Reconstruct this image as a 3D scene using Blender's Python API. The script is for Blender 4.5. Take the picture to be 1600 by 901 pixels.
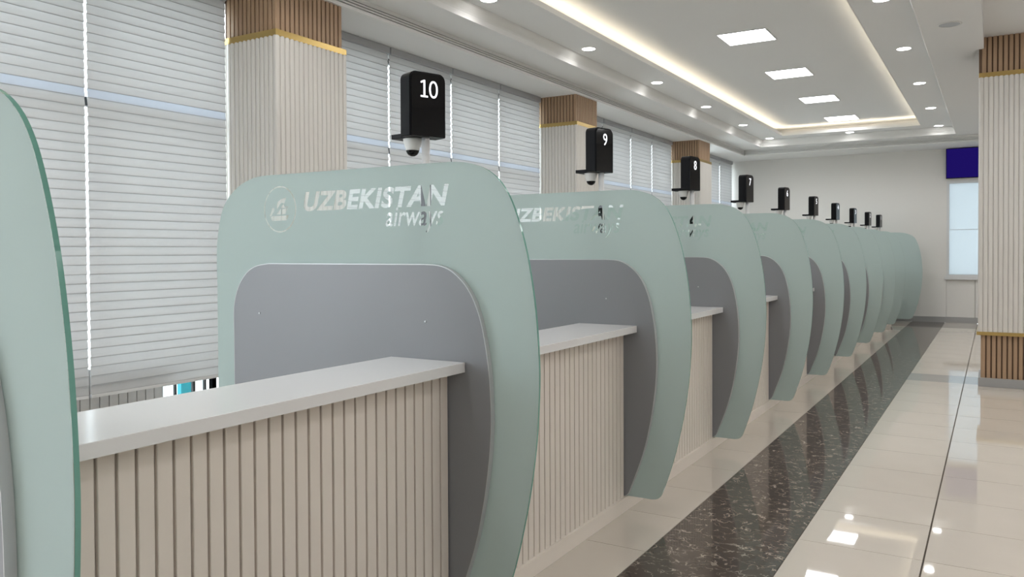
import bpy, bmesh, math, random
from mathutils import Vector, Matrix
random.seed(4)
for o in list(bpy.data.objects): bpy.data.objects.remove(o)
scene = bpy.context.scene
COL = scene.collection

# ------------------------------------------------------------------ camera
W_PX = 1600.0
YAW, PITCH, ROLL, F_PX, SY = .541176, -.0157745, -.00472252, 1254.4327, -38.012
cd = bpy.data.cameras.new('camera'); cam = bpy.data.objects.new('camera', cd); COL.objects.link(cam)
fw = Vector((-math.sin(YAW)*math.cos(PITCH), math.cos(YAW)*math.cos(PITCH), math.sin(PITCH)))
r0 = fw.cross(Vector((0, 0, 1))).normalized(); u0 = r0.cross(fw)
rr = r0*math.cos(ROLL)+u0*math.sin(ROLL); uu = -r0*math.sin(ROLL)+u0*math.cos(ROLL)
M = Matrix((rr, uu, -fw)).transposed().to_4x4(); M.translation = Vector((0, 0, 1.6))
cam.matrix_world = M
cd.sensor_width = 36; cd.lens = F_PX*36/W_PX; cd.shift_y = SY/W_PX; cd.clip_start = .05; cd.clip_end = 300
scene.camera = cam

# ------------------------------------------------------------------ world, exposure
wd = bpy.data.worlds.new('sky'); scene.world = wd; wd.use_nodes = True
bg = wd.node_tree.nodes['Background']; bg.inputs[0].default_value = (.86, .93, 1, 1); bg.inputs[1].default_value = 3.7
scene.view_settings.view_transform = 'Standard'; scene.view_settings.look = 'None'
scene.view_settings.gamma = 1; scene.view_settings.use_curve_mapping = False
scene.view_settings.exposure = .92
LED, SPOT, COVE = 9.0, 16.0, 7.5       # diffuser radiance, downlight watts, cove strip radiance

# ------------------------------------------------------------------ materials
def mat(name): 
    m = bpy.data.materials.new(name); m.use_nodes = True
    return m, m.node_tree.nodes, m.node_tree.links, m.node_tree.nodes['Principled BSDF']
def plain(name, col, rough=.5, metal=0, spec=.5, noise=0, nscale=8, stretch=(1, 1, 1), bump=0):
    m, N, L, p = mat(name)
    p.inputs['Base Color'].default_value = (*col, 1); p.inputs['Roughness'].default_value = rough
    p.inputs['Metallic'].default_value = metal; p.inputs['Specular IOR Level'].default_value = spec
    if noise or bump:
        tc = N.new('ShaderNodeTexCoord'); mp = N.new('ShaderNodeMapping'); mp.inputs['Scale'].default_value = stretch
        nz = N.new('ShaderNodeTexNoise'); nz.inputs['Scale'].default_value = nscale; nz.inputs['Detail'].default_value = 5
        L.new(tc.outputs['Object'], mp.inputs[0]); L.new(mp.outputs[0], nz.inputs['Vector'])
        if noise:
            rp = N.new('ShaderNodeMix'); rp.data_type = 'RGBA'
            rp.inputs[6].default_value = tuple(c*(1-noise) for c in col)+(1,); rp.inputs[7].default_value = tuple(min(1, c*(1+noise)) for c in col)+(1,)
            L.new(nz.outputs['Fac'], rp.inputs[0]); L.new(rp.outputs[2], p.inputs['Base Color'])
        if bump:
            b = N.new('ShaderNodeBump'); b.inputs['Strength'].default_value = bump; b.inputs['Distance'].default_value = .002
            L.new(nz.outputs['Fac'], b.inputs['Height']); L.new(b.outputs[0], p.inputs['Normal'])
    return m
def emit(name, col, s):
    m, N, L, p = mat(name); e = N.new('ShaderNodeEmission'); e.inputs[0].default_value = (*col, 1); e.inputs[1].default_value = s
    L.new(e.outputs[0], N['Material Output'].inputs[0]); return m
def translucent(name, col, tcol, fac, gloss=0, rough=.3, noise=0, nscale=3, stretch=(1, 1, 1)):
    m, N, L, p = mat(name); N.remove(p)
    d = N.new('ShaderNodeBsdfDiffuse'); d.inputs[0].default_value = (*col, 1)
    t = N.new('ShaderNodeBsdfTranslucent'); t.inputs[0].default_value = (*tcol, 1)
    x = N.new('ShaderNodeMixShader'); x.inputs[0].default_value = fac
    L.new(d.outputs[0], x.inputs[1]); L.new(t.outputs[0], x.inputs[2]); out = x
    if noise:
        tc = N.new('ShaderNodeTexCoord'); mp = N.new('ShaderNodeMapping'); mp.inputs['Scale'].default_value = stretch
        nz = N.new('ShaderNodeTexNoise'); nz.inputs['Scale'].default_value = nscale
        L.new(tc.outputs['Object'], mp.inputs[0]); L.new(mp.outputs[0], nz.inputs['Vector'])
        rp = N.new('ShaderNodeMix'); rp.data_type = 'RGBA'
        rp.inputs[6].default_value = tuple(c*(1-noise) for c in col)+(1,); rp.inputs[7].default_value = tuple(min(1, c*(1+noise)) for c in col)+(1,)
        L.new(nz.outputs['Fac'], rp.inputs[0]); L.new(rp.outputs[2], d.inputs[0])
    if gloss:
        g = N.new('ShaderNodeBsdfGlossy'); g.inputs['Roughness'].default_value = rough
        fr = N.new('ShaderNodeFresnel'); fr.inputs[0].default_value = 1.0+gloss
        y = N.new('ShaderNodeMixShader'); L.new(fr.outputs[0], y.inputs[0]); L.new(x.outputs[0], y.inputs[1]); L.new(g.outputs[0], y.inputs[2]); out = y
    L.new(out.outputs[0], N['Material Output'].inputs[0]); return m
def clear(name, col, rough=.0, ior=1.45):
    m, N, L, p = mat(name); N.remove(p)
    t = N.new('ShaderNodeBsdfTransparent'); t.inputs[0].default_value = (*col, 1)
    g = N.new('ShaderNodeBsdfGlossy'); g.inputs['Roughness'].default_value = rough
    fr = N.new('ShaderNodeFresnel'); fr.inputs[0].default_value = ior
    ge = N.new('ShaderNodeNewGeometry'); inv = N.new('ShaderNodeMath'); inv.operation = 'SUBTRACT'; inv.inputs[0].default_value = 1
    mu = N.new('ShaderNodeMath'); mu.operation = 'MULTIPLY'     # the far face of a sheet does not mirror from inside
    L.new(ge.outputs['Backfacing'], inv.inputs[1]); L.new(inv.outputs[0], mu.inputs[0]); L.new(fr.outputs[0], mu.inputs[1])
    x = N.new('ShaderNodeMixShader'); L.new(mu.outputs[0], x.inputs[0]); L.new(t.outputs[0], x.inputs[1]); L.new(g.outputs[0], x.inputs[2])
    L.new(x.outputs[0], N['Material Output'].inputs[0]); return m

def marble(name):
    m, N, L, p = mat(name)
    tc = N.new('ShaderNodeTexCoord')
    n1 = N.new('ShaderNodeTexNoise'); n1.inputs['Scale'].default_value = 4.5; n1.inputs['Detail'].default_value = 4; n1.inputs['Roughness'].default_value = .65
    L.new(tc.outputs['Object'], n1.inputs['Vector'])
    mx = N.new('ShaderNodeVectorMath'); mx.operation = 'MULTIPLY_ADD'; mx.inputs[1].default_value = (.34, .34, .34)
    L.new(n1.outputs['Color'], mx.inputs[0]); L.new(tc.outputs['Object'], mx.inputs[2])
    mp = N.new('ShaderNodeMapping'); mp.inputs['Scale'].default_value = (10, 19, 1); mp.inputs['Rotation'].default_value = (0, 0, .25); L.new(mx.outputs[0], mp.inputs[0])
    v = N.new('ShaderNodeTexVoronoi'); v.feature = 'DISTANCE_TO_EDGE'; v.inputs['Scale'].default_value = 1.0; L.new(mp.outputs[0], v.inputs['Vector'])
    r = N.new('ShaderNodeValToRGB'); r.color_ramp.elements[0].position = .0; r.color_ramp.elements[0].color = (1, 1, 1, 1)
    r.color_ramp.elements[1].position = .05; r.color_ramp.elements[1].color = (0, 0, 0, 1); L.new(v.outputs['Distance'], r.inputs[0])
    n2 = N.new('ShaderNodeTexNoise'); n2.inputs['Scale'].default_value = 14; n2.inputs['Detail'].default_value = 3; L.new(tc.outputs['Object'], n2.inputs['Vector'])
    r2 = N.new('ShaderNodeValToRGB'); r2.color_ramp.elements[0].position = .44; r2.color_ramp.elements[1].position = .6; L.new(n2.outputs['Fac'], r2.inputs[0])
    ml = N.new('ShaderNodeMath'); ml.operation = 'MULTIPLY'; L.new(r.outputs[0], ml.inputs[0]); L.new(r2.outputs[0], ml.inputs[1])
    n3 = N.new('ShaderNodeTexNoise'); n3.inputs['Scale'].default_value = 3; n3.inputs['Detail'].default_value = 6; L.new(tc.outputs['Object'], n3.inputs['Vector'])
    b = N.new('ShaderNodeMix'); b.data_type = 'RGBA'; b.inputs[6].default_value = (.05, .039, .032, 1); b.inputs[7].default_value = (.115, .09, .072, 1); L.new(n3.outputs['Fac'], b.inputs[0])
    f = N.new('ShaderNodeMix'); f.data_type = 'RGBA'; f.inputs[7].default_value = (.50, .43, .36, 1); L.new(ml.outputs[0], f.inputs[0]); L.new(b.outputs[2], f.inputs[6])
    L.new(f.outputs[2], p.inputs['Base Color']); p.inputs['Roughness'].default_value = .07
    return m

MT = dict(
    ceil=plain('white ceiling paint', (.74, .74, .735), .8),
    wall=plain('warm white wall paint', (.72, .70, .67), .7),
    mould=plain('white moulding paint', (.75, .745, .73), .75),
    tile=plain('beige polished tile', (.585, .527, .458), .028, noise=.05, nscale=2.5),
    tilegrey=plain('grey polished tile', (.36, .34, .32), .07, noise=.06, nscale=3),
    grout=plain('dark grout', (.17, .145, .12), .8),
    marble=marble('dark veined marble'),
    slat=plain('cream painted slat', (.76, .69, .612), .42),
    slatback=plain('cream backing board', (.54, .49, .43), .6),
    flute=plain('off white ribbed cladding', (.69, .66, .62), .5, noise=.04, nscale=4, stretch=(6, 6, .4)),
    fluteback=plain('off white backing', (.50, .475, .44), .6),
    top=plain('white solid worktop', (.74, .73, .72), .16),
    board=plain('grey laminate', (.238, .24, .254), .42),
    edge=plain('silver edge band', (.55, .55, .56), .35, metal=.3),
    steel=plain('brushed steel', (.62, .62, .63), .3, metal=1),
    wood=plain('brown wood slat', (.40, .265, .165), .5, noise=.2, nscale=5, stretch=(30, 30, 1.2)),
    woodback=plain('dark wood backing', (.135, .08, .048), .7),
    gold=plain('brushed gold trim', (.50, .35, .13), .3, metal=.85),
    black=plain('black plastic', (.004, .004, .005), .45, spec=.14),
    screen=plain('black glass screen', (.003, .003, .004), .06, spec=.3),
    white=plain('white plastic', (.72, .71, .69), .35),
    frame=plain('dark window frame', (.035, .037, .04), .5),
    alu=plain('white aluminium', (.66, .66, .66), .4),
    rail=plain('grey aluminium rail', (.40, .41, .43), .4),
    base=plain('grey baseboard', (.36, .355, .35), .35),
    knee=plain('grey white board', (.60, .59, .58), .5),
    tv=emit('dark blue lit screen', (.013, .006, .125), .5),
    digit=emit('white lit digit', (.93, .95, 1), 1.2),
    diff=emit('led diffuser', (.98, .99, 1), LED),
    disc=emit('downlight disc', (1, .98, .95), 14),
    cove=emit('warm led strip', (1, .87, .66), COVE),
    film=translucent('frosted green film', (.475, .56, .545), (.53, .62, .605), .33),
    glass=clear('clear green glass', (.95, .985, .97)),
    gedge=translucent('green glass edge', (.16, .36, .30), (.25, .50, .42), .4, gloss=.45, rough=.1),
    pane=clear('window glass', (.92, .95, .95)),
    frost=translucent('frosted window glass', (.48, .50, .51), (.58, .62, .63), .72, gloss=.4, rough=.05),
    fabric=translucent('white blind fabric', (.70, .695, .69), (.66, .655, .65), .45, noise=.03, nscale=60, stretch=(1, .2, 6)),
    lap_shade=translucent('blind fabric with lap shade in its grey', (.50, .50, .50), (.4, .4, .4), .12),  # dark line between lapped bands, its shade put into a greyer fabric
    daylit=translucent('blind fabric tinted with transom daylight', (.68, .70, .735), (.66, .695, .745), .48),  # brighter daylight row at the transom, put into the colour of one band
    pave=plain('pale pavement', (.45, .44, .42), .8, noise=.1, nscale=2),
    teal=plain('teal painted metal', (.0, .26, .32), .4),
    facade=plain('white facade', (.72, .72, .70), .7),
)

# ------------------------------------------------------------------ helpers
def link(name, me, parent=None, loc=(0, 0, 0), rz=0):
    o = bpy.data.objects.new(name, me); COL.objects.link(o); o.location = loc; o.rotation_euler = (0, 0, rz)
    if parent: o.parent = parent
    return o
def tag(o, label=None, cat=None, group=None, kind=None):
    if label: o['label'] = label
    if cat: o['category'] = cat
    if group: o['group'] = group
    if kind: o['kind'] = kind
    return o
def empty(name, loc, label, cat, group=None, rz=0):
    o = link(name, None, None, loc, rz); o.empty_display_size = .1
    return tag(o, label, cat, group)
def me_from(name, V, F, mats, idx=None, smooth=False):
    me = bpy.data.meshes.new(name); me.from_pydata(V, [], F)
    for m in (mats if isinstance(mats, (list, tuple)) else [mats]): me.materials.append(m)
    if idx: me.polygons.foreach_set('material_index', idx)
    if smooth: me.polygons.foreach_set('use_smooth', [True]*len(me.polygons))
    me.update(); return me
BF = [(0, 3, 2, 1), (4, 5, 6, 7), (0, 1, 5, 4), (1, 2, 6, 5), (2, 3, 7, 6), (3, 0, 4, 7)]
def boxes(name, L, m, bevel=0):
    V, F = [], []
    for (x0, x1, y0, y1, z0, z1) in L:
        b = len(V); V += [(x0, y0, z0), (x1, y0, z0), (x1, y1, z0), (x0, y1, z0), (x0, y0, z1), (x1, y0, z1), (x1, y1, z1), (x0, y1, z1)]
        F += [tuple(b+i for i in f) for f in BF]
    me = me_from(name, V, F, m)
    if bevel:
        bm = bmesh.new(); bm.from_mesh(me); bmesh.ops.bevel(bm, geom=bm.edges[:], offset=bevel, segments=2, affect='EDGES', profile=.6); bm.to_mesh(me); bm.free()
    return me
def prism(name, poly, axis, a, b, m, caps=True, smooth=False, idx_side=0, idx_cap=0):
    """poly: 2D points; axis 'z': (x,y) along z; 'y': (x,z) along y; 'x': (y,z) along x"""
    def p3(p, t): return {'z': (p[0], p[1], t), 'y': (p[0], t, p[1]), 'x': (t, p[0], p[1])}[axis]
    n = len(poly); V = [p3(p, a) for p in poly]+[p3(p, b) for p in poly]
    F = [(i, (i+1) % n, n+(i+1) % n, n+i) for i in range(n)]; I = [idx_side]*n
    if caps: F += [tuple(range(n))[::-1], tuple(range(n, 2*n))]; I += [idx_cap]*2
    me = me_from(name, V, F, m, I)
    bm = bmesh.new(); bm.from_mesh(me); bmesh.ops.recalc_face_normals(bm, faces=bm.faces[:]); bm.to_mesh(me); bm.free()
    if smooth:
        for p in me.polygons: p.use_smooth = len(p.vertices) == 4
    return me
def lathe(name, prof, m, n=24, smooth=True, caps=True):
    V, F = [], []
    for r, z in prof:
        V += [(r*math.cos(2*math.pi*i/n), r*math.sin(2*math.pi*i/n), z) for i in range(n)]
    for k in range(len(prof)-1):
        F += [(k*n+i, k*n+(i+1) % n, (k+1)*n+(i+1) % n, (k+1)*n+i) for i in range(n)]
    if caps: F += [tuple(range(n))[::-1], tuple(range((len(prof)-1)*n, len(prof)*n))]
    me = me_from(name, V, F, m)
    bm = bmesh.new(); bm.from_mesh(me); bmesh.ops.recalc_face_normals(bm, faces=bm.faces[:]); bm.to_mesh(me); bm.free()
    if smooth:
        for p in me.polygons: p.use_smooth = len(p.vertices) == 4
    return me
def catmull(P, k=5):
    out = []
    for i in range(len(P)-1):
        p0, p1, p2, p3 = P[max(i-1, 0)], P[i], P[i+1], P[min(i+2, len(P)-1)]
        for j in range(k):
            t = j/k
            out.append(tuple(.5*(2*p1[d]+(p2[d]-p0[d])*t+(2*p0[d]-5*p1[d]+4*p2[d]-p3[d])*t*t+(3*p1[d]-p0[d]-3*p2[d]+p3[d])*t**3) for d in (0, 1)))
    return out+[P[-1]]
def text_polys(txt, size, shear=0, bold=0, space=1.0):
    cu = bpy.data.curves.new('lettering', 'FONT'); cu.body = txt; cu.size = size; cu.shear = shear; cu.space_character = space
    o = bpy.data.objects.new('lettering', cu); COL.objects.link(o)
    dg = bpy.context.evaluated_depsgraph_get(); dg.update()
    c = o.evaluated_get(dg).to_curve(dg); P = []
    for s in c.splines:
        pts = []
        if s.type == 'BEZIER':
            bp = s.bezier_points; n = len(bp)
            for i in range(n):
                a, b = bp[i], bp[(i+1) % n]
                straight = (a.handle_right-a.co).length < 1e-5 and (b.handle_left-b.co).length < 1e-5
                K = 1 if straight else 5
                for j in range(K):
                    t = j/K; q = a.co*(1-t)**3+a.handle_right*3*t*(1-t)**2+b.handle_left*3*t*t*(1-t)+b.co*t**3
                    pts.append((q.x, q.y))
        else: pts = [(q.co.x, q.co.y) for q in s.points]
        cl = [pts[0]]
        for q in pts[1:]:
            if math.dist(q, cl[-1]) > 1e-4*size: cl.append(q)
        if math.dist(cl[0], cl[-1]) < 1e-4*size: cl.pop()
        P.append(cl)
    o.evaluated_get(dg).to_curve_clear(); bpy.data.objects.remove(o)
    area = lambda p: sum(p[i][0]*p[(i+1) % len(p)][1]-p[(i+1) % len(p)][0]*p[i][1] for i in range(len(p)))/2
    sg = 1 if area(max(P, key=lambda p: abs(area(p)))) > 0 else -1
    if bold:
        R = []
        for p in P:
            n = len(p); q = []
            for i in range(n):
                a, b, c_ = Vector(p[i-1]), Vector(p[i]), Vector(p[(i+1) % n])
                e1, e2 = (b-a).normalized(), (c_-b).normalized()
                n1, n2 = Vector((e1.y, -e1.x))*sg, Vector((e2.y, -e2.x))*sg
                m = (n1+n2); m = m.normalized() if m.length > 1e-6 else n1
                k = bold/max(.5, m.dot(n1)); q.append((b.x+m.x*k, b.y+m.y*k))
            R.append(q)
        P = R
    return P
def fit(P, x0, x1, y0, y1=None, ref=None):
    """scale polys so that x spans x0..x1 and y spans y0..y1 (of ref polys)"""
    A = [q for p in (ref or P) for q in p]; ax0, ax1 = min(q[0] for q in A), max(q[0] for q in A)
    ay0, ay1 = min(q[1] for q in A), max(q[1] for q in A)
    sx = (x1-x0)/(ax1-ax0); sy = sx if y1 is None else (y1-y0)/(ay1-ay0)
    return [[(x0+(q[0]-ax0)*sx, y0+(q[1]-ay0)*sy) for q in p] for p in P]
def filled(name, polys, m, plane='xz'):
    cu = bpy.data.curves.new(name, 'CURVE'); cu.dimensions = '2D'; cu.fill_mode = 'BOTH'
    for p in polys:
        s = cu.splines.new('POLY'); s.points.add(len(p)-1); s.use_cyclic_u = True
        for k, q in enumerate(p): s.points[k].co = (q[0], q[1], 0, 1)
    o = bpy.data.objects.new(name, cu); COL.objects.link(o)
    dg = bpy.context.evaluated_depsgraph_get(); dg.update()
    me = bpy.data.meshes.new_from_object(o.evaluated_get(dg)); bpy.data.objects.remove(o)
    V = [tuple(v.co) for v in me.vertices]; F = [tuple(p.vertices) for p in me.polygons]
    bpy.data.meshes.remove(me)
    if plane == 'xz': V = [(v[0], 0, v[1]) for v in V]; F = [f[::-1] if False else f for f in F]
    return me_from(name, V, F, m)
WORD = 'zero one two three four five six seven eight nine ten eleven'.split()
def ordinal(k): return ['first', 'second', 'third', 'fourth', 'fifth', 'sixth', 'seventh', 'eighth', 'ninth', 'tenth'][k]

# ------------------------------------------------------------------ levels of the place
XW = -5.66            # inner face of window wall
YE = 20.0             # end wall
XR, YB = 8.0, -5.0    # far right and rear walls of the hall
H0, H1, H2, H3, HR = 3.80, 3.93, 4.08, 4.27, 4.06
CNT = -1.95           # face of the counter slats

# ------------------------------------------------------------------ floor
fl = tag(link('floor', boxes('floor', [(-5.9, XR, YB, YE, -.12, -.012)], MT['grout'])), kind='structure')
GAP = .0019
def tile(x0, x1, y0, y1, m='tile', name='tile'):
    me = boxes(name, [(x0+GAP, x1-GAP, y0+GAP, y1-GAP, -.012, 0)], MT[m]); return link(name, me, fl)
tm = {}
def tile_shared(x0, x1, y0, y1, m='tile'):
    k = (round(x1-x0, 4), round(y1-y0, 4), m)
    if k not in tm: tm[k] = boxes('tile', [(GAP, x1-x0-GAP, GAP, y1-y0-GAP, -.012, 0)], MT[m])
    return link('tile', tm[k], fl, (x0, y0, 0))
XS1, XS2, XJ = -1.585, -.925, -.308
rows = [4.606+.6*k for k in range(-8, 11)]
rows = [r for r in rows]+[10.95, 11.58]+[11.58+.6*k for k in range(1, 14)]+[YE]
cols = [(-2.0, XS1), (XS2, XJ-.002), (XJ+.003, .292), (.292, .892), (.892, 1.492), (1.492, 2.092), (2.092, 2.692)]
for a, b in zip(rows[:-1], rows[1:]):
    for x0, x1 in cols:
        grey = abs(a-10.95) < .01 and x0 > -1.5
        tile_shared(x0, x1, a, b, 'tilegrey' if grey else 'tile')
link('marble_strip', boxes('marble_strip', [(XS1+.002, XS2-.002, rows[0], YE, -.012, 0)], MT['marble']), fl)
link('plain_paving', boxes('plain_paving', [(2.694, XR, YB, YE, -.012, 0), (-2.0, 2.69, YB, rows[0]-.002, -.012, 0), (-5.6, -2.002, YB, YE, -.012, 0)], MT['tile']), fl)

# ------------------------------------------------------------------ walls
def struct(name, me, parent=None): return tag(link(name, me, parent), kind='structure')
EWX = (-.905, .75)     # end window span
EWZ = (1.0, 3.10)
struct('wall_end', boxes('wall_end', [(-5.9, EWX[0], YE, YE+.15, 0, 4.6), (EWX[1], XR, YE, YE+.15, 0, 4.6),
       (EWX[0], EWX[1], YE, YE+.15, EWZ[1], 4.6), (EWX[0], EWX[1], YE+.03, YE+.15, 0, EWZ[0])], MT['wall']))
struct('wall_right', boxes('wall_right', [(XR, XR+.15, YB, YE, 0, 4.6)], MT['wall']))
struct('wall_rear', boxes('wall_rear', [(-5.9, XR, YB-.15, YB, 0, 4.6)], MT['wall']))
struct('baseboard_end', boxes('baseboard_end', [(-5.6, EWX[0]-.02, YE-.018, YE, 0, .12), (EWX[0]-.02, XR, YE-.012, YE+.03, 0, .12)], MT['base'], 0))
# end window with frosted panes, frame, sill and the boards under it
ew = struct('window_1', boxes('window_1', [(EWX[0], EWX[0]+.05, YE-.01, YE+.08, EWZ[0], EWZ[1]), (EWX[1]-.05, EWX[1], YE-.01, YE+.08, EWZ[0], EWZ[1]),
       (EWX[0]+.05, EWX[1]-.05, YE-.01, YE+.08, EWZ[1]-.06, EWZ[1]), (EWX[0]+.05, EWX[1]-.05, YE-.01, YE+.08, EWZ[0], EWZ[0]+.05)], MT['alu']))
link('pane', boxes('pane', [(EWX[0]+.05, EWX[1]-.05, YE+.03, YE+.036, 2.032, EWZ[1]-.06)], MT['frost']), ew)
link('pane', boxes('pane', [(EWX[0]+.05, EWX[1]-.05, YE+.03, YE+.036, EWZ[0]+.05, 2.028)], MT['frost']), ew)
link('glazing_bar', boxes('glazing_bar', [(EWX[0]+.05, EWX[1]-.05, YE+.026, YE+.04, 2.026, 2.034)], MT['alu']), ew)
link('window_sill', boxes('window_sill', [(EWX[0]-.03, EWX[1]+.03, YE-.07, YE+.03, EWZ[0]-.06, EWZ[0])], MT['alu'], .006), ew)
for k in range(3):
    x0 = EWX[0]+k*.55
    link('board', boxes('board', [(x0+.004, x0+.546, YE+.002, YE+.03, .12, EWZ[0]-.06)], MT['wall'], .003), ew)
# television over the window
tv = empty('television', (-.35, YE-.025, 3.14), 'dark blue wall television above the frosted end window', 'television')
link('housing', boxes('housing', [(-.565, .565, -.07, -.02, 0, .65)], MT['black'], .006), tv)
link('screen', boxes('screen', [(-.553, .553, -.0735, -.0695, .014, .638)], MT['tv']), tv)
link('bracket', boxes('bracket', [(-.2, .2, -.022, .02, .15, .5)], MT['black']), tv)

# window wall: knee wall, piers, head
YP = 4.06
wl = struct('wall_left', boxes('wall_left', [(-5.9, XW-.06, YB, YE, 0, .16), (-5.9, XW-.06, YB, YP, .16, .745), (-5.9, XW, YB, YE, 3.73, 4.6)], MT['wall']))
bm_ = boxes('board', [(-.0, .018, -.0345, .0345, .0, .585)], MT['knee'], .003)
y = 1.9
while y < YP-.03:
    link('board', bm_, wl, (XW-.06, y, .16)); y += .0755
# window frames behind the blinds, with glass
COLS = [(4.62, 5.46), (10.10, 10.86), (15.58, 16.34)]
bays = [(.0, 4.60), (5.48, 10.08), (10.88, 15.56), (16.36, 19.96)]
mull = [[2.06, 3.385], [6.75, 7.905, 8.99], [12.24, 13.455, 14.49], [17.66, 18.885]]
nwin = 2
for (b0, b1), ms in zip(bays, mull):
    es = [b0]+ms+[b1]
    for a, b in zip(es[:-1], es[1:]):
        zb = .745 if b < 4.5 else .16
        L = [(-5.80, -5.74, a, a+.03, zb, 3.73), (-5.80, -5.74, b-.03, b, zb, 3.73), (-5.80, -5.74, a+.03, b-.03, zb, zb+.05),
             (-5.80, -5.74, a+.03, b-.03, 3.68, 3.73), (-5.80, -5.74, a+.03, b-.03, 2.69, 2.755)]
        if zb < .3: L += [(-5.80, -5.74, a+.03, b-.03, .60, .64)]
        w = struct('window_%d' % nwin, boxes('window', L, MT['frame'])); nwin += 1
        for z0, z1 in ((zb+.05, .60), (.64, 2.69), (2.755, 3.68)) if zb < .3 else ((zb+.05, 2.69), (2.755, 3.68)):
            link('pane', boxes('pane', [(-5.772, -5.768, a+.03, b-.03, z0, z1)], MT['pane']), w)
# the window right of the low wall shows its slim lower bars under the blind
w = struct('window_%d' % nwin, boxes('window', [(-5.80, -5.74, 4.06, 4.08, .16, .745), (-5.80, -5.74, 4.57, 4.60, .16, .745), (-5.80, -5.74, 4.08, 4.57, .16, .21),
     (-5.782, -5.758, 4.204, 4.22, .21, .745), (-5.782, -5.758, 4.376, 4.40, .21, .745), (-5.782, -5.758, 4.49, 4.51, .21, .745)], MT['frame']))
for a, b in ((4.08, 4.204), (4.22, 4.376), (4.40, 4.49), (4.51, 4.57)):
    link('pane', boxes('pane', [(-5.772, -5.768, a, b, .21, .745)], MT['pane']), w)

# ------------------------------------------------------------------ ceiling
TX0, TX1, TY1 = -4.55, -.67, 18.52       # downlight tray outer edge
CX0, CX1, CY1 = -3.96, -1.275, 17.98    # cove lip
SX, SYE = -5.035, 18.9                 # low soffit edges
RX = -.115
TY0 = CY0 = -3.5
L = [(XW, SX, YB, YE, H0, 4.6), (SX, XR, SYE, YE, H0, 4.6),                                     # low soffit along windows and end wall
     (SX, TX0, YB, SYE, H1, 4.6), (TX1, RX, YB, SYE, H1, 4.6), (TX0, TX1, TY1, SYE, H1, 4.6), (TX0, TX1, YB, TY0, H1, 4.6),
     (TX0, CX0-.006, TY0, TY1, H2, H2+.02), (CX1+.006, TX1, TY0, TY1, H2, H2+.02), (CX0-.006, CX1+.006, CY1+.006, TY1, H2, H2+.02), (CX0-.006, CX1+.006, TY0, TY0+.3, H2, H2+.02),   # downlight ring
     (TX0, TX1, TY0, TY1, H3, 4.6), (RX, XR, YB, SYE, HR, 4.6)]
struct('ceiling', boxes('ceiling', L, MT['ceil']))
lip = .012
struct('trim_1', boxes('cove_lip', [(CX0-lip, CX0, TY0+.3, CY1+lip, H2-.002, H2+.058), (CX1, CX1+lip, TY0+.3, CY1+lip, H2-.002, H2+.058), (CX0, CX1, CY1, CY1+lip, H2-.002, H2+.058)], MT['mould']))
# curved fascia of the downlight tray (three sides)
def fascia(name, prof, kind='mould'):
    """prof: (d, z) with d measured outwards from the tray edge; three mitred runs"""
    V, F = [], []
    n = len(prof)
    for d, z in prof: V += [(TX0-d, TY0, z), (TX0-d, TY1+d, z), (TX1+d, TY1+d, z), (TX1+d, TY0, z)]
    for k in range(n-1):
        for j in range(3): F.append((k*4+j, k*4+j+1, (k+1)*4+j+1, (k+1)*4+j))
    return me_from(name, V, F, MT[kind])
pf = [(.0, H1-.001), (-.012, H1-.001), (-.014, H1+.03)]+[(-.014-.05*math.sin(t*math.pi/12)**2, H1+.03+.12*t/6) for t in range(1, 7)]
struct('trim_2', fascia('tray_fascia', pf))
# grooved moulding on the low soffit
prof = [(0, H0), (.0, H0+.03), (-.026, H0+.03), (-.026, H0+.042), (-.002, H0+.042), (-.002, H0+.058), (-.026, H0+.058), (-.026, H0+.068), (-.005, H0+.068), (-.005, H0+.084), (-.028, H0+.084), (-.028, H0+.094), (-.008, H0+.094), (-.008, H1+.005), (-.05, H1+.005), (-.05, H0)]
struct('trim_3', prism('soffit_moulding', [(SX+.03+p[0], p[1]-.001) for p in prof], 'y', YB, SYE-.03, MT['mould']))
struct('trim_4', prism('soffit_moulding', [(SYE-.03-p[0], p[1]-.001) for p in prof], 'x', SX+.03, RX+2, MT['mould']))
# warm strips lying on the ledge behind the cove lip
ls = empty('cove_light', (CX0, CY1, H2+.02), 'warm light strip hidden in the ceiling cove around the bright panels', 'light strip')
o = Vector((CX0, CY1, H2+.02))
for (x0, x1, y0, y1) in ((CX0-.10, CX0-.07, TY0+.35, CY1+.1), (CX1+.07, CX1+.10, TY0+.35, CY1+.1), (CX0-.06, CX1+.06, CY1+.07, CY1+.10)):
    link('strip', boxes('strip', [(x0-o.x, x1-o.x, y0-o.y, y1-o.y, .0, .012)], MT['cove']), ls)

# square light panels
pan_fr = boxes('frame', [(-.30, .30, -.30, -.288, -.012, 0), (-.30, .30, .288, .30, -.012, 0), (-.30, -.288, -.288, .288, -.012, 0), (.288, .30, -.288, .288, -.012, 0)], MT['alu'])
pan_df = boxes('diffuser', [(-.288, .288, -.288, .288, -.008, 0)], MT['diff'])
def led(x, y, z, label, group):
    t = empty('ceiling_light_panel', (x, y, z), label, 'ceiling light', group)
    link('frame', pan_fr, t); link('diffuser', pan_df, t)
ys = [17.42-2.42*k for k in range(9)]
for k, yy in enumerate(ys):
    led(-2.665, yy, H3, 'square white light panel in the ceiling recess, %s from the end wall' % ordinal(k), 'square light panels of the recess')
for c_, xx in enumerate((1.5, 3.7, 5.9)):  # added panels out of view that brighten the counter fronts and floor
    for k in range(8):
        led(xx, 16.8-2.6*k, HR, 'added square light panel over the unseen hall, row %s from the pillar, %s from the end wall' % (ordinal(c_), ordinal(k)), 'added fill light panels over the unseen hall')
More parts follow.
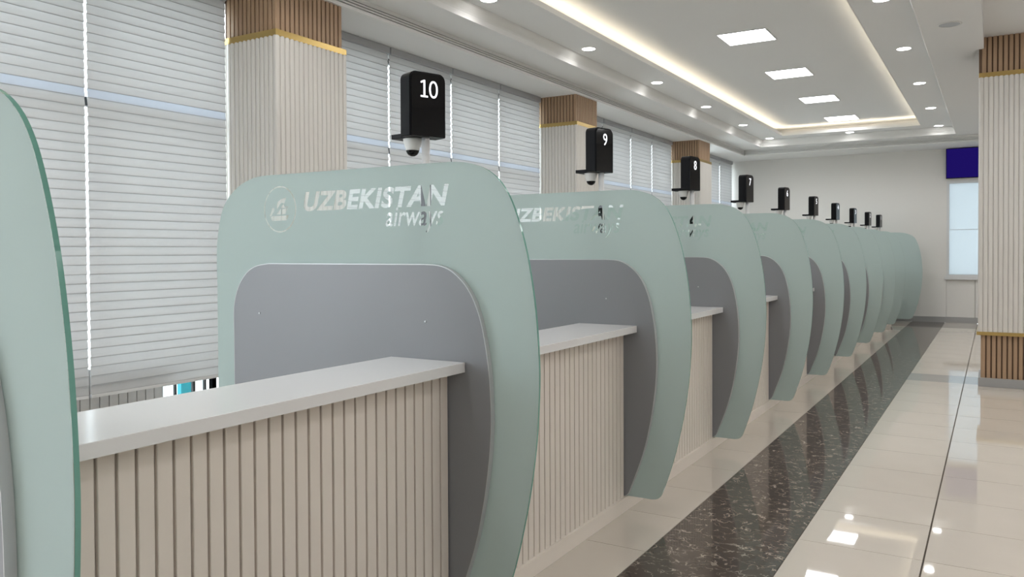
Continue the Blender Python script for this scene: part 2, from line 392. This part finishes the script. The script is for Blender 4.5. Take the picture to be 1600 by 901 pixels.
# round downlights, each with its own lamp
dl_ring = lathe('ring', [(.080, -.004), (.092, -.004), (.092, 0), (.080, 0)], MT['white'], 28, caps=False)
dl_disc = lathe('disc', [(.0795, -.003), (.0795, 0)], MT['disc'], 28)
sp = bpy.data.lights.new('downlight', 'SPOT'); sp.energy = SPOT; sp.spot_size = math.radians(150); sp.spot_blend = .9; sp.shadow_soft_size = .085; sp.color = (1, 1, 1)
def downlight(x, y, label, grp='round downlights of the ceiling tray'):
    t = empty('downlight', (x, y, H2), label, 'downlight', grp)
    link('ring', dl_ring, t); link('disc', dl_disc, t)
    s = bpy.data.objects.new('lamp', sp); COL.objects.link(s); s.parent = t; s.location = (0, 0, -.02)
for k, yy in enumerate([18.24, 16.03, 13.65, 11.3, 8.97, 6.7, 4.37, 2.04]):
    downlight(-4.28, yy, 'round downlight in the row nearest the windows, %s from the end wall' % ordinal(k))
for k, yy in enumerate([18.24, 15.9, 13.44, 11.03, 8.75, 6.4, 4.1]):
    downlight(-.97, yy, 'round downlight in the row nearest the pillar, %s from the end wall' % ordinal(k))
downlight(-2.63, 18.24, 'single round downlight between both rows by the end wall')
sk = empty('ceiling_speaker', (-.41, 9.5, H1), 'flat round grey ceiling speaker beside the downlights near the pillar', 'speaker')
link('rim', lathe('rim', [(.10, -.006), (.115, -.004), (.115, 0), (.1, 0)], MT['white'], 28, caps=False), sk)
link('grille', lathe('grille', [(.099, -.005), (.099, 0)], MT['rail'], 28), sk)

# ------------------------------------------------------------------ columns
def halfround(w, d, n=6): return [(-.004, -w/2)]+[(d*math.sin(math.pi*i/n)**.6, -w/2*math.cos(math.pi*i/n)) for i in range(n+1)]+[(-.004, w/2)]
def flute_mesh(h): return prism('flute', halfround(.0475, .012), 'z', 0, h, MT['flute'])
def wslat_mesh(h): return prism('slat', [(-.004, -.019), (.012, -.019), (.015, -.016), (.015, .016), (.012, .019), (-.004, .019)], 'z', 0, h, MT['wood'])
def column(x0, x1, y0, y1, top, zg, label, low, faces):
    t = empty('column', ((x0+x1)/2, (y0+y1)/2, 0), label, 'column')
    cx, cy = (x0+x1)/2, (y0+y1)/2; hx, hy = (x1-x0)/2, (y1-y0)/2
    r = .03
    link('core', boxes('core', [(-hx+.001, hx-.016, -hy+.016, hy-.016, (.64 if low else 0)+.0, zg-.055)], MT['fluteback']), t)
    link('upper_core', boxes('upper_core', [(-hx+.001, hx-r-.016, -hy+r+.016, hy-r-.016, zg, top)], MT['woodback']), t)
    # gold band: a flat ledge ring whose flutes run up under it
    link('gold_band', boxes('gold_band', [(-hx+.001, hx-.005, -hy+.005, hy-.005, zg-.055, zg)], MT['gold'], .002), t)
    z0 = .64 if low else .02
    fm, wm = flute_mesh(zg-.05-z0), wslat_mesh(top-zg)
    if low:
        link('gold_band', boxes('gold_band', [(-hx-.012, hx+.012, -hy-.012, hy+.012, .60, .64)], MT['gold'], .002), t)
        link('lower_core', boxes('lower_core', [(-hx+.046, hx-.046, -hy+.046, hy-.046, .1, .60)], MT['woodback']), t)
        link('plinth', boxes('plinth', [(-hx+.005, hx-.005, -hy+.005, hy-.005, 0, .1)], MT['base'], .003), t)
        lm = wslat_mesh(.5)
    def run(half, axis, sign, mesh, z, inset, pitch, name):
        n = max(1, int((2*(half-inset))/pitch)); p = 2*(half-inset)/n
        for k in range(n):
            u = -(half-inset)+p*(k+.5)
            if axis == 'x': link(name, mesh, t, (sign*(hx-inset-.016), u, z), 0 if sign > 0 else math.pi)
            else: link(name, mesh, t, (u, sign*(hy-inset-.016), z), math.pi/2*sign)
    for axis, sign in faces:
        half = hy if axis == 'x' else hx
        run(half, axis, sign, fm, z0, 0, .05, 'flute')
        run(half, axis, sign, wm, zg, r, .05, 'slat')
        if low: run(half, axis, sign, lm, .1, .03, .05, 'slat')
    return t
for (y0, y1), lb in zip(COLS, ('nearest wall column, cream ribbed with wood slat top, behind the number ten sign', 'wall column with cream ribs and wood top behind the number nine sign', 'farthest wall column with cream ribs and wood top behind the number eight sign')):
    column(XW, -5.0, y0, y1, H0, 3.42, lb, False, (('x', 1), ('y', -1)))
column(-.165, .585, 10.83, 11.58, HR, 3.645, 'free-standing pillar with wood slat foot standing on the beige floor', True, (('y', -1), ('x', -1), ('x', 1)))

# ------------------------------------------------------------------ blinds
def blind(y0, y1, zb, label):
    t = empty('zebra_blind', (-5.60, (y0+y1)/2, zb), label, 'blind', 'striped window blinds')
    w = (y1-y0)/2; top = 3.80
    link('headrail', boxes('headrail', [(-.035, .035, -w, w, top-zb-.075, top-zb-.002)], MT['rail'], .006), t)
    link('bottom_rail', boxes('bottom_rail', [(-.012, .012, -w, w, -.012, .014)], MT['alu'], .004), t)
    n = round((top-.075-zb-.016)/.0662); PITCH_B = (top-.075-zb-.016)/n
    def sl(m, h):
        a, b = .010, -.002
        me = prism('slat', [(a, .0), (a+.0012, 0), (a+.0006, .0055), (b+.0012, h), (b, h), (a-.0006, .0055)], 'y', -w, w, [m, MT['lap_shade']])
        for p in me.polygons:
            if len(p.vertices) == 4 and max(me.vertices[v].co.z for v in p.vertices) < .006: p.material_index = 1
        return me
    m1, m2 = sl(MT['fabric'], PITCH_B+.007), sl(MT['daylit'], PITCH_B+.007)
    for k in range(n):
        z = .012+k*PITCH_B
        hi = abs(z+zb+.035-2.735) < PITCH_B/2
        link('slat', m2 if hi else m1, t, (0, 0, z))
for y0, y1, lb in [
    (.78, 2.07, 'striped blind beyond the left edge of the photo, beside the low boarded wall'),
    (2.09, 3.373, 'leftmost striped blind beside the bright gap, cut off by the photo edge'),
    (3.393, 4.605, 'wide striped blind left of the nearest column, above the counter'),
    (5.48, 6.74, 'striped blind right beside the nearest column, partly hidden by it'),
    (6.76, 7.897, 'striped blind directly behind the number ten sign'),
    (7.917, 8.982, 'striped blind just right of the number ten sign'),
    (9.0, 10.09, 'striped blind touching the left side of the column behind the number nine sign'),
    (11.2, 12.23, 'striped blind right beside the column behind the number nine sign, partly hidden by it'),
    (12.26, 13.445, 'striped blind just right of the number nine sign'),
    (13.465, 14.48, 'middle striped blind between the number nine and number eight signs'),
    (14.50, 15.57, 'striped blind touching the left side of the column behind the number eight sign'),
    (17.68, 18.87, 'striped blind just right of the farthest column'),
    (18.90, 19.90, 'farthest striped blind in the corner by the end wall')]:
    blind(y0, y1, .565, lb)

# ------------------------------------------------------------------ counters and dividers
YN = {11: .90, 10: 2.76, 9: 4.61, 8: 6.42, 7: 8.31, 6: 10.23, 5: 12.18, 4: 14.12, 3: 16.06, 2: 17.88, 1: 19.45}
XPOLE = {11: -2.12, 10: -2.128, 9: -2.14, 8: -2.15, 7: -2.19, 6: -2.23, 5: -2.24, 4: -2.25, 3: -2.25, 2: -2.22, 1: -2.19}
RX0, RZ0 = -2.5, .088
out_r = [(-1.99, 1.977), (-1.92, 1.974), (-1.85, 1.963), (-1.77, 1.932), (-1.70, 1.872), (-1.645, 1.775), (-1.59, 1.605), (-1.553, 1.40), (-1.536, 1.2), (-1.534, 1.06), (-1.547, .85), (-1.575, .65), (-1.61, .48), (-1.65, .325), (-1.70, .175), (-1.725, .115), (-1.75, .095), (-1.785, .088)]
out_l = [(-3.42, 1.45), (-3.422, 1.58), (-3.408, 1.714), (-3.36, 1.844), (-3.263, 1.927), (-3.15, 1.968), (-3.05, 1.977)]
in_r = [(-2.07, 1.546), (-1.98, 1.538), (-1.905, 1.50), (-1.838, 1.428), (-1.79, 1.32), (-1.757, 1.165), (-1.742, 1.0), (-1.743, .84), (-1.765, .65), (-1.80, .47), (-1.84, .33), (-1.90, .17), (-1.925, .11), (-1.955, .09)]
in_l = [(-3.263, 1.2), (-3.263, 1.325), (-3.233, 1.423), (-3.176, 1.494), (-3.107, 1.532), (-3.017, 1.546)]
def outline(shift=0):
    R = [(x+shift*min(1, max(0, (x+2.3)/.6)), z) for x, z in out_r]
    return catmull(R)+[(-3.42, .088)]+catmull(out_l)
OUT, OUTW = outline(), outline(.20)
INN = catmull(in_r)+[(-3.263, .09)]+catmull(in_l)
def rel(P): return [(x-RX0, z-RZ0) for x, z in P]
# lettering cut clear out of the frosted film
ref = text_polys('airways', 1, .22, .008)
T2 = fit(ref, -2.306, -1.988, 1.684, 1.796)
ring = lambda r: [(-2.962+r*.975*math.cos(2*math.pi*i/48), 1.809+r*math.sin(2*math.pi*i/48)) for i in range(48)]
EM = [[(262, 450), (280, 462), (280, 490), (238, 566), (236, 578), (205, 592), (200, 570), (215, 545), (245, 460)],
      [(212, 602), (240, 584), (505, 570), (480, 640), (460, 650), (245, 660)],
      [(470, 290), (440, 383), (395, 374), (375, 388), (330, 465), (318, 460), (320, 400), (335, 355), (380, 318)],
      [(382, 462), (378, 555), (312, 558)],
      [(428, 388), (442, 438), (495, 432), (492, 449), (396, 458), (384, 440)],
      [(397, 470), (490, 461), (455, 550), (395, 556)]]
def em(q): return (-2.962+(q[0]-368)/250*.1065, 1.809-((q[1]-475)+(q[0]-368)*.035)/362*.111)
EMB = [[em(q) for q in p] for p in EM]
def cut_film(name, P):
    full = sum(p.area for p in filled(name, [rel(P)], MT['film']).polygons)
    for bold in (.038, .034, .03, .026, .02, .01, 0):      # heaviest lettering that still fills cleanly
        T1 = fit(text_polys('UZBEKISTAN', 1, .22, bold, 1.07), -2.803, -1.962, 1.794, 1.886)
        me = filled(name, [rel(P)]+[rel(p) for p in T1+T2+[ring(.112), ring(.106)]+EMB], MT['film'])
        a = sum(p.area for p in me.polygons)
        if .965*full < a < .995*full: break
    return me
def sheet(name, P): return prism(name, rel(P), 'y', -.006, .006, [MT['glass'], MT['gedge']], idx_side=1, idx_cap=0)
glass_me, glass_w = sheet('glass_sheet', OUT), sheet('glass_sheet', OUTW)
film_me, film_w = cut_film('frosted_film', OUT), cut_film('frosted_film', OUTW)
board_me = prism('inner_board', rel(INN), 'y', -.034, -.010, MT['board'])
def rim_mesh():
    P = rel(INN); n = len(P); V, F = [], []
    c = Vector((sum(p[0] for p in P)/n, sum(p[1] for p in P)/n))
    for i, p in enumerate(P):
        a, b = Vector(P[i-1]), Vector(P[(i+1) % n]); e = (b-a).normalized(); nn = Vector((e.y, -e.x))
        if nn.dot(Vector(p)-c) < 0: nn = -nn
        q = Vector(p)+nn*.002
        V += [(p[0]-nn.x*.001, -.0352, p[1]-nn.y*.001), (q.x, -.0352, q.y), (q.x, -.0098, q.y), (p[0]-nn.x*.001, -.0098, p[1]-nn.y*.001)]
    for i in range(n):
        j = (i+1) % n
        for k in range(4): F.append((i*4+k, i*4+(k+1) % 4, j*4+(k+1) % 4, j*4+k))
    return me_from('edge_band', V, F, MT['edge'])
rim_me = rim_mesh()
bolt_me = lathe('bolt', [(.0045, 0), (.0045, .003), (.003, .004)], MT['steel'], 12)
stand_me = lathe('spacer', [(.012, 0), (.012, .004)], MT['steel'], 12)
for n in range(11, 0, -1):
    lb = 'frosted pale green glass divider with grey inner board beneath the number %s sign' % WORD[n]
    if n == 11: lb = 'nearest frosted green glass divider, cut off by the left edge of the photo'
    if n == 1: lb = 'farthest and widest frosted green glass divider, in front of the end wall'
    t = empty('counter_divider', (RX0, YN[n], RZ0), lb, 'divider', 'frosted glass counter dividers')
    link('glass_sheet', glass_w if n == 1 else glass_me, t)
    link('frosted_film', film_w if n == 1 else film_me, t, (0, -.0072, 0))
    bd = link('inner_board', board_me, t); tag(bd, 'matt grey inner board')
    link('edge_band', rim_me, bd)
    for x, z in ((-3.079, 1.305), (-2.068, 1.305)):
        b = link('bolt', bolt_me, bd, (x-RX0, -.034, z-RZ0)); b.rotation_euler = (math.pi/2, 0, 0)

slat_poly = [(-.012, -.024), (-.002, -.024), (.0, -.022), (.0, .022), (-.002, .024), (-.012, .024)]
struct('baseboard_counters', boxes('baseboard_counters', [(-1.962, -1.936, YN[11], YN[1]-.05, 0, .0865)], MT['slat'], .002))
slat_me = prism('slat', slat_poly, 'z', .087, 1.103, MT['slat'])
for n in range(10, 0, -1):
    y0, y1 = YN[n+1]+.008, YN[n]-.036
    Lh = (y1-y0)/2; yc = (y0+y1)/2
    t = empty('service_counter', (-2.05, yc, 0), 'white-topped service counter with cream slatted front just before the divider of the number %s sign' % WORD[n], 'counter', 'slatted service counters')
    link('body', boxes('body', [(-.15, .087, -Lh, Lh, .0, 1.103)], MT['slatback']), t)
    link('worktop', boxes('worktop', [(-.205, .186, -Lh, Lh, 1.104, 1.145)], MT['top'], .002), t)
    k = round((2*Lh)/.0572); p = 2*Lh/k
    for i in range(k): link('slat', slat_me, t, (.1, -Lh+p*(i+.5), 0))

# ------------------------------------------------------------------ number signs
def rrect(w, h, r, n=6, bottom=.006):
    P = []
    for cx, cz, a0, rad in ((w/2-r, h-r, 0, r), (-w/2+r, h-r, 90, r), (-w/2+bottom, bottom, 180, bottom), (w/2-bottom, bottom, 270, bottom)):
        for i in range(n+1):
            a = math.radians(a0+90*i/n); P.append((cx+rad*math.cos(a), cz+rad*math.sin(a)))
    return P
SW, SH, SD = .184, .278, .084
house_me = prism('housing', rrect(SW, SH, .032), 'x', -SD/2, SD/2-.004, MT['black'])
screen_me = prism('screen', rrect(SW-.01, SH-.01, .028), 'x', SD/2-.004, SD/2, MT['screen'])
bm = bmesh.new(); bm.from_mesh(house_me); bmesh.ops.bevel(bm, geom=[e for e in bm.edges if len(e.link_faces) == 2 and e.calc_face_angle(0) > 1.2], offset=.004, segments=2, affect='EDGES'); bm.to_mesh(house_me); bm.free()
plate_me = boxes('shelf_plate', [(-.145, .0, -.055, .055, -.001, .02)], MT['black'], .003)
brk_me = lathe('camera_bracket', [(.030, -.052), (.031, -.04), (.036, -.03), (.042, -.004), (.042, 0)], MT['white'], 24)
dome_me = lathe('camera_dome', [(.003, -.078)]+[(.029*math.sin(math.radians(a)), -.050-.028*math.cos(math.radians(a))) for a in (20, 40, 60, 80, 90)]+[(.029, -.046)], MT['screen'], 24)
pole_me = lathe('pole', [(.0175, 0), (.0175, 2.098-1.147)], MT['alu'], 20)
sleeve_me = boxes('cable_sleeve', [(-.0125, .0125, -.0225, .0225, 0, .595)], MT['black'], .004)
foot_me = lathe('pole_foot', [(.045, 0), (.045, .006), (.02, .012)], MT['steel'], 20)
ROT = {11: 20, 10: 20, 9: 12, 8: 10, 7: 10}
def digits(n):
    P = text_polys(str(n), .1)
    if n == 10:   # slim figures, the one with a flag and a foot
        el = lambda rx, rz: [(.108+rx*math.copysign(abs(math.cos(t*math.pi/20))**.85, math.cos(t*math.pi/20)), .05+rz*math.sin(t*math.pi/20)) for t in range(40)]
        P = [[(.012, 0), (.066, 0), (.066, .010), (.046, .010), (.046, .1), (.036, .1), (.012, .09), (.014, .08), (.033, .087), (.033, .010), (.012, .010)], el(.033, .05), el(.020, .039)]
    A = [q for p in P for q in p]; cx = (min(q[0] for q in A)+max(q[0] for q in A))/2
    h = max(q[1] for q in A)-min(q[1] for q in A); y0 = min(q[1] for q in A); s = .074/h
    me = filled('digits', [[((q[0]-cx)*s*.92, (q[1]-y0)*s) for q in p] for p in P], MT['digit'])
    for v in me.vertices: v.co = (0, v.co.x, v.co.z)
    return me
for n in range(11, 0, -1):
    y = YN[n]+.055; z0 = 1.145
    if n > 1: base_z = 1.1455
    else: base_z = 0.0
    lb = 'black number sign showing a lit number %s on a slim metal post' % WORD[n]
    if n == 11: lb = 'black number sign cut off in the upper left corner, nearest the camera'
    t = empty('number_sign', (XPOLE[n], y, base_z), lb, 'sign', 'black counter number signs')
    zb = 2.098-base_z
    pm = pole_me if base_z > 1 else lathe('pole', [(.0175, 0), (.0175, zb)], MT['alu'], 20)
    link('pole', pm, t); link('pole_foot', foot_me, t)
    link('cable_sleeve', sleeve_me, t, (0, 0, 1.35-base_z))
    a = math.radians(ROT.get(n, 8))
    link('shelf_plate', plate_me, t, (-.012, 0, zb), -a*.35)
    link('camera_bracket', brk_me, t, (-.072, 0, zb)); link('camera_dome', dome_me, t, (-.072, 0, zb))
    h = link('housing', house_me, t, (-.012, 0, zb), -a)
    link('screen', screen_me, h)
    tag(link('digits', digits(n), h, (SD/2+.0006, .004, .168)), 'lit white number %s' % WORD[n])

# ------------------------------------------------------------------ outside the windows
tag(link('pavement', boxes('pavement', [(-60, -5.91, -30, 60, -.3, -.15)], MT['pave'])), kind='structure')
k = empty('teal_post', (-6.52, 4.87, -.15), 'slim teal post standing outside the window, seen under the wide blind', 'post')
link('shaft', boxes('shaft', [(-.03, .03, -.065, .065, 0, 1.3)], MT['teal'], .008), k)
link('foot', boxes('foot', [(-.08, .08, -.11, .11, 0, .03)], MT['frame'], .005), k)
b = empty('white_building', (-32, 14, -.15), 'pale building far outside behind the blinds', 'building')
link('walls', boxes('walls', [(-4, 4, -26, 30, 0, 6)], MT['facade']), b)
for i in range(14): link('window', boxes('window', [(4.0, 4.05, -1, 1, 1.2, 3.2)], MT['frame']), b, (0, -24+i*4, 0))
